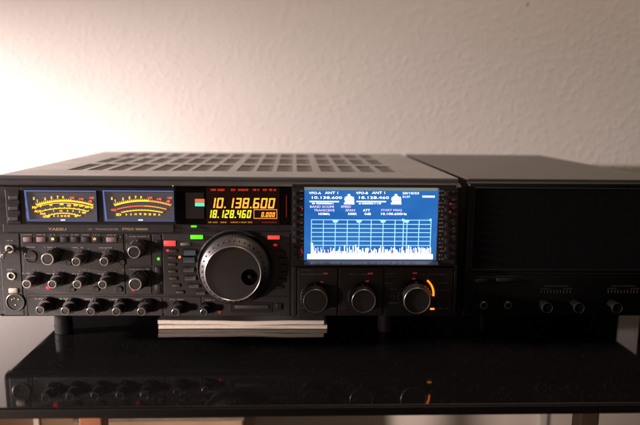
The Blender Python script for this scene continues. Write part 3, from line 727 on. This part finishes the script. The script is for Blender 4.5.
# toggle, key jack, phone jack, microphone socket
c = P(9.2, 249.2, .004); bm = new_bm(); lathe(bm, c.x, c.z, [(.0050, .0010), (.0050, .0032), (.0042, .0040), (.0030, .0040), (.0026, .0026)], 30); tg = obj('toggle_switch', bm, M['nickel'], panel, smooth=True)
tp_ = P(.6, 257, .026); a0 = Vector((c.x, YP - .002, c.z)); ax = tp_ - a0
bm = new_bm(); n = 16; u = ax.normalized(); v_ = u.cross(Vector((0, 0, 1))).normalized(); w_ = u.cross(v_)
rr_ = [(0, .0013), (.7, .0019), (.8, .0030), (.93, .0034), (1.0, .0026), (1.03, .0)]
R_ = [[bm.verts.new(a0 + ax * t_ + (v_ * math.cos(2 * PI * i / n) + w_ * math.sin(2 * PI * i / n)) * max(r, .00001)) for i in range(n)] for t_, r in rr_]
for a, b in zip(R_, R_[1:]):
    for i in range(n): bm.faces.new((a[i], a[(i + 1) % n], b[(i + 1) % n], b[i]))
bm.faces.new(R_[-1]); obj('toggle_lever', bm, M['nickel'], tg, smooth=True)
c = P(30.6, 256.5, .002); bm = new_bm(); lathe(bm, c.x, c.z, [(.0070, .0008), (.0070, .0020), (.0062, .0024), (.0058, .0015), (0, .0015)], 32); kj = obj('round_selector', bm, M['panel'], panel, smooth=True)
bm = new_bm(); box(bm, c.x - .0056, c.x + .0056, YP - .0026, YP - .0014, c.z - .0026, c.z - .0010, .0003); obj('selector_bar', bm, M['button'], kj)
c = P(11.2, 276.2, .003); bm = new_bm(); lathe(bm, c.x, c.z, [(.0048, .0010), (.0048, .0028), (.0042, .0034), (.0032, .0034), (.0028, .0028), (.0028, .0)], 32); pj = obj('headphone_jack', bm, M['nickel'], panel, smooth=True)
bm = new_bm(); lathe(bm, c.x, c.z, [(.0029, .0012), (0, .0011)], 20); obj('socket_hole', bm, M['recess'], pj)
c = P(15.3, 302.2, .002); bm = new_bm(); lathe(bm, c.x, c.z, [(.0104, .0010), (.0104, .0024), (.0098, .0028), (.0092, .0028), (.0088, .0014)], 44); mj = obj('microphone_socket', bm, principled('socket_shell', (.12, .105, .10), .35, .4), panel, smooth=True)
bm = new_bm(); lathe(bm, c.x, c.z, [(.0090, .0014), (0, .0013)], 32); obj('socket_insert', bm, M['recess'], mj)
bm = new_bm()
for x, z in ((-.0035, .0028), (.0035, .0028), (0, -.0035), (-.0008, .0040)): lathe(bm, c.x + x, c.z + z, [(.0008, .0012), (.0008, .0019), (0, .0020)], 10)
obj('socket_pins', bm, M['ringdim'], mj)
bm = new_bm(); pbox(bm, 8.2, 288.6, 17.4, 293.6, .0012, .0042, .0014, 3); obj('release_latch', bm, M['cream'], mj, smooth=True)

# feet
def foot(px, py, r, parent, m='rubber'):
    c = onZ(px, py, 0); bm = new_bm()
    n = 32; pr = [(r, .0004), (r * 1.02, .004), (r * .96, HB - .004), (r * .96, HB - .0005)]
    rg = [[bm.verts.new((c.x + q * math.cos(2 * PI * i / n), c.y + r + q * math.sin(2 * PI * i / n), z)) for i in range(n)] for q, z in pr]
    for a, b in zip(rg, rg[1:]):
        for i in range(n): bm.faces.new((a[i], a[(i + 1) % n], b[(i + 1) % n], b[i]))
    bm.faces.new(rg[0]); bm.faces.new(rg[-1]); o = obj('foot', bm, M[m], parent, smooth=True)
    bm = new_bm(); lathe_z = [bm.verts.new((c.x + (r * 1.05) * math.cos(2 * PI * i / n), c.y + r + r * 1.05 * math.sin(2 * PI * i / n), .0080)) for i in range(n)]
    l2 = [bm.verts.new((v.co.x, v.co.y, .0105)) for v in lathe_z]
    for i in range(n): bm.faces.new((lathe_z[i], lathe_z[(i + 1) % n], l2[(i + 1) % n], l2[i]))
    bm.faces.new(lathe_z); bm.faces.new(l2); obj('foot_band', bm, M['ringdim'] if m == 'x' else M['rubber'], o, smooth=True)
    return o
foot(61, 335, .0105, radio); foot(387, 333, .0105, radio)
for x in (.06, .45):
    bm = new_bm(); box(bm, x - .012, x + .012, .33, .354, .0004, HB - .0005, .002); obj('foot', bm, M['rubber'], radio)

# ------------------------------------------------------------------ the second unit on the right
X0, X1 = .5282, .7715
spk = thing('speaker_unit', ((X0 + X1) / 2, D / 2, 0), 'plain black speaker unit with two jacks, right of the lit radio', 'speaker')
bm = new_bm(); box(bm, X0, X1, 0, D, HB, H, .002, 2); cov = obj('cabinet', bm, M['cover2'], spk)
bm = new_bm(); box(bm, X0 - .001, X1 + .001, -.0145, -.0005, HB - .0005, H - .0030, .0022, 3); sp = obj('front_panel', bm, M['black2'], spk, smooth=True)
def q(px, py, d=0): return onY(px, py, -.0145 - d)
def srect(px0, py0, px1, py1, d=0):
    return q(px0, (py0 + py1) / 2, d).x, q(px1, (py0 + py1) / 2, d).x, q((px0 + px1) / 2, py1, d).z, q((px0 + px1) / 2, py0, d).z
zr = srect(475, 190, 480, 268)
gx0, gx1, gz0, gz1 = q(474.5, 220).x, X1 - .008, q(520, 269).z, q(520, 189.5).z
bm = new_bm()     # raised frame round the grille
for r in ((gx0 - .002, gx1 + .002, gz1, gz1 + .0022), (gx0 - .002, gx1 + .002, gz0 - .0022, gz0), (gx0 - .002, gx0, gz0, gz1), (gx1, gx1 + .002, gz0, gz1)):
    box(bm, r[0], r[1], -.0158, -.0140, r[2], r[3], .0004, 1)
obj('grille_frame', bm, M['black2'], sp)
bm = new_bm(); box(bm, gx0 + .0002, gx1 - .0002, -.0149, -.0140, gz0 + .0002, gz1 - .0002); obj('speaker_grille', bm, M['grille'], sp)
bm = new_bm(); z = q(520, 273.5).z; box(bm, X0 + .002, X1 - .002, -.0162, -.0140, z - .0006, z + .0006, .0003); obj('ledge', bm, M['black2'], sp)
for (a, b, y) in ((475.5, 488, 280.5), (496.5, 518, 279.8)):
    r = srect(a, y - 1.6, b, y + 1.6, .001); bm = new_bm(); box(bm, r[0], r[1], -.0168, -.0140, r[2], r[3], .0006); obj('push_bar', bm, M['darkbutton'], sp, smooth=True)
    bm = new_bm(); 
    x = r[0]
    while x < r[1] - .0015: box(bm, x, x + .0008, -.0148, -.0142, r[3] + .0016, r[3] + .0028); x += .0014
    obj('legend', bm, M['dimprint'], sp)
for px in (484, 508.2):
    c = q(px, 305.6, .004); bm = new_bm(); lathe(bm, c.x, c.z, [(.0046, 0), (.0046, .0032), (.0040, .0038), (.0031, .0038), (.0028, .003), (.0028, 0)], 30, y0=-.0145)
    j = obj('output_jack', bm, principled('jack_nickel', (.30, .27, .21), .28, .9), sp, smooth=True)
    bm = new_bm(); lathe(bm, c.x, c.z, [(.0028, .001), (0, .001)], 18, y0=-.0145); obj('socket_hole', bm, M['recess'], j)
for px, py in ((547.6, 308.0), (579.3, 308.2), (617.3, 308.2)):
    c = q(px, py, .012); r = 5.7 * S; bm = new_bm()
    lathe(bm, c.x, c.z, [(r * 1.08, 0), (r * 1.05, .002), (r, .011), (r * .94, .012), (r * .88, .0120)], 40, y0=-.0145); k = obj('knob', bm, M['matt'], sp, smooth=True)
    bm = new_bm(); lathe(bm, c.x, c.z, [(r * .97, .0118), (r * .95, .0123), (r * .88, .0123), (r * .86, .0118)], 40, y0=-.0145); obj('knob_ring', bm, M['dimring'], k, smooth=True)
    bm = new_bm(); lathe(bm, c.x, c.z, [(r * .9, .0119), (0, .0119)], 30, y0=-.0145); obj('knob_face', bm, M['black2'], k)
bm = new_bm()
for a, b in ((541, 573), (608, 640)):
    for (y, h, st) in ((286.0, 1.0, 1.6), (291.5, 3.0, 3.2)):
        x = a + (4 if y < 290 else 0)
        while x < b - (4 if y < 290 else 0):
            r = srect(x, y - h / 2, x + .9, y + h / 2, 0); box(bm, r[0], r[1], -.0148, -.0142, r[2], r[3]); x += st
    for (aa, bb) in ((a, a + 9), (b - 9, b)):
        x = aa
        while x < bb:
            r = srect(x, 288, x + .9, 289, 0); box(bm, r[0], r[1], -.0148, -.0142, r[2], r[3]); x += 1.5
obj('panel_print', bm, M['dimprint'], sp)
foot(484, 332, .0044, spk); foot(595.5, 332, .0044, spk)
for x in (.565, .735):
    bm = new_bm(); box(bm, x - .012, x + .012, .33, .354, .0004, HB - .0005, .002); obj('foot', bm, M['rubber'], spk)

# dark box standing to the right, seen only as the edge of its reflection
for (xa, xb, ya_, yb_, lab_) in ((.817, .98, .01, .12, 'black box at the far right, mirrored in the table top at the photo edge'), (.777, .834, .20, .38, 'narrow black box hidden close beside the speaker unit, only its mirror image dark')):
    bx = thing('black_box', ((xa + xb) / 2, (ya_ + yb_) / 2, 0), lab_, 'box', 'black boxes right of the speaker unit')
    bm = new_bm(); box(bm, xa, xb, ya_, yb_, .004, .12, .003); obj('casing', bm, M['black2'], bx)
    for x in (xa + .012, xb - .012):
        for y in (ya_ + .02, yb_ - .02): bm = new_bm(); box(bm, x - .006, x + .006, y - .006, y + .006, .0003, .0038, .0005); obj('foot', bm, M['rubber'], bx)

# ------------------------------------------------------------------ booklets lying under the radio
def booklet(x0, x1, yf, z0, z1, wav, ph, label, sag=.0):
    b = thing('booklet', ((x0 + x1) / 2, yf + .1, z0), label, 'booklet', 'booklets lying under the radio')
    n = 60
    def surf(za, zb_, yo):
        bm = new_bm(); rows_ = []
        for i in range(n + 1):
            u = i / n; x = x0 + (x1 - x0) * u
            w = wav * math.sin(u * 7.0 + ph) + wav * .5 * math.sin(u * 15 + ph * 2)
            cr = sag * max(0, 1 - u * 6)
            y_ = yf + yo + .0012 * math.sin(u * 4 + ph)
            rows_.append([bm.verts.new((x, y, z)) for y, z in ((y_ + .0006, za + w * (za > .003) + cr), (y_, za + .0006 + w * (za > .003) + cr), (y_, zb_ - .0006 + w - cr * .2), (y_ + .0008, zb_ + w - cr * .2), (y_ + .19, zb_ + w), (y_ + .19, za + w * (za > .003)))])
        for a, c_ in zip(rows_, rows_[1:]):
            for k in range(6): bm.faces.new((a[k], a[(k + 1) % 6], c_[(k + 1) % 6], c_[k]))
        bm.faces.new(rows_[0]); bm.faces.new(rows_[-1][::-1]); return bm
    obj('cover', surf(z0, z0 + (z1 - z0) * .30, 0), M['paper'], b, smooth=True)
    obj('pages', surf(z0 + (z1 - z0) * .30, z0 + (z1 - z0) * .72, .0004), M['paperedge'], b, smooth=True)
    obj('cover', surf(z0 + (z1 - z0) * .72, z1, 0), M['paper'], b, smooth=True)
a = onZ(159, 328.5, 0); b = onZ(327, 329, 0)
booklet(a.x, b.x, b.y, .0005, .0050, .0003, 0.5, 'lower white booklet with curled pages under the radio')
booklet(a.x - .001, b.x - .004, b.y + .0012, .0056, .0106, .0005, 1.2, 'upper white booklet resting on the lower one under the radio')

# ------------------------------------------------------------------ light
def area(name, loc, target, size, power, col, shape='DISK', spread=PI):
    l = bpy.data.lights.new(name, 'AREA'); l.shape = shape; l.size = size; l.energy = power; l.color = col; l.spread = spread
    o = bpy.data.objects.new(name, l); COL.objects.link(o); o.location = loc
    o.rotation_euler = (Vector(target) - Vector(loc)).to_track_quat('-Z', 'Y').to_euler(); return o
area('desk_lamp', (-1.15, -.17, .34), (-1.15 + .15, -.17 + .087, .34 - .985), .14, 200.0, (1, .865, .86))
area('ceiling_bounce_fill', (.75, .05, 2.2), (.7, .2, 0), .7, 28.0, (1, .80, .61))  # added overhead fill standing in for warm room ambient and ceiling bounce
area('low_fill', (-.46, -.74, .03), (.22, .10, -.15), .08, .78, (1, .80, .70), spread=math.radians(34))  # added narrow fill that brightens the booklets, no real lamp stands here
w = bpy.data.worlds.new('World'); scene.world = w; w.use_nodes = True
w.node_tree.nodes['Background'].inputs[0].default_value = (1, .72, .55, 1); w.node_tree.nodes['Background'].inputs[1].default_value = .008

# ------------------------------------------------------------------ camera
cd_ = bpy.data.cameras.new('camera'); co = bpy.data.objects.new('camera', cd_); COL.objects.link(co)
m3 = Matrix((RT, UP, -FW)).transposed().to_4x4(); m3.translation = CAM; co.matrix_world = m3
cd_.sensor_fit = 'HORIZONTAL'; cd_.sensor_width = 36; cd_.lens = FPX / 640 * 36; cd_.clip_start = .02; cd_.clip_end = 50
cd_.dof.use_dof = True; cd_.dof.focus_distance = .70; cd_.dof.aperture_fstop = 3.4
scene.camera = co
scene.view_settings.view_transform = 'Standard'; scene.view_settings.look = 'None'; scene.view_settings.exposure = 0; scene.view_settings.gamma = 1
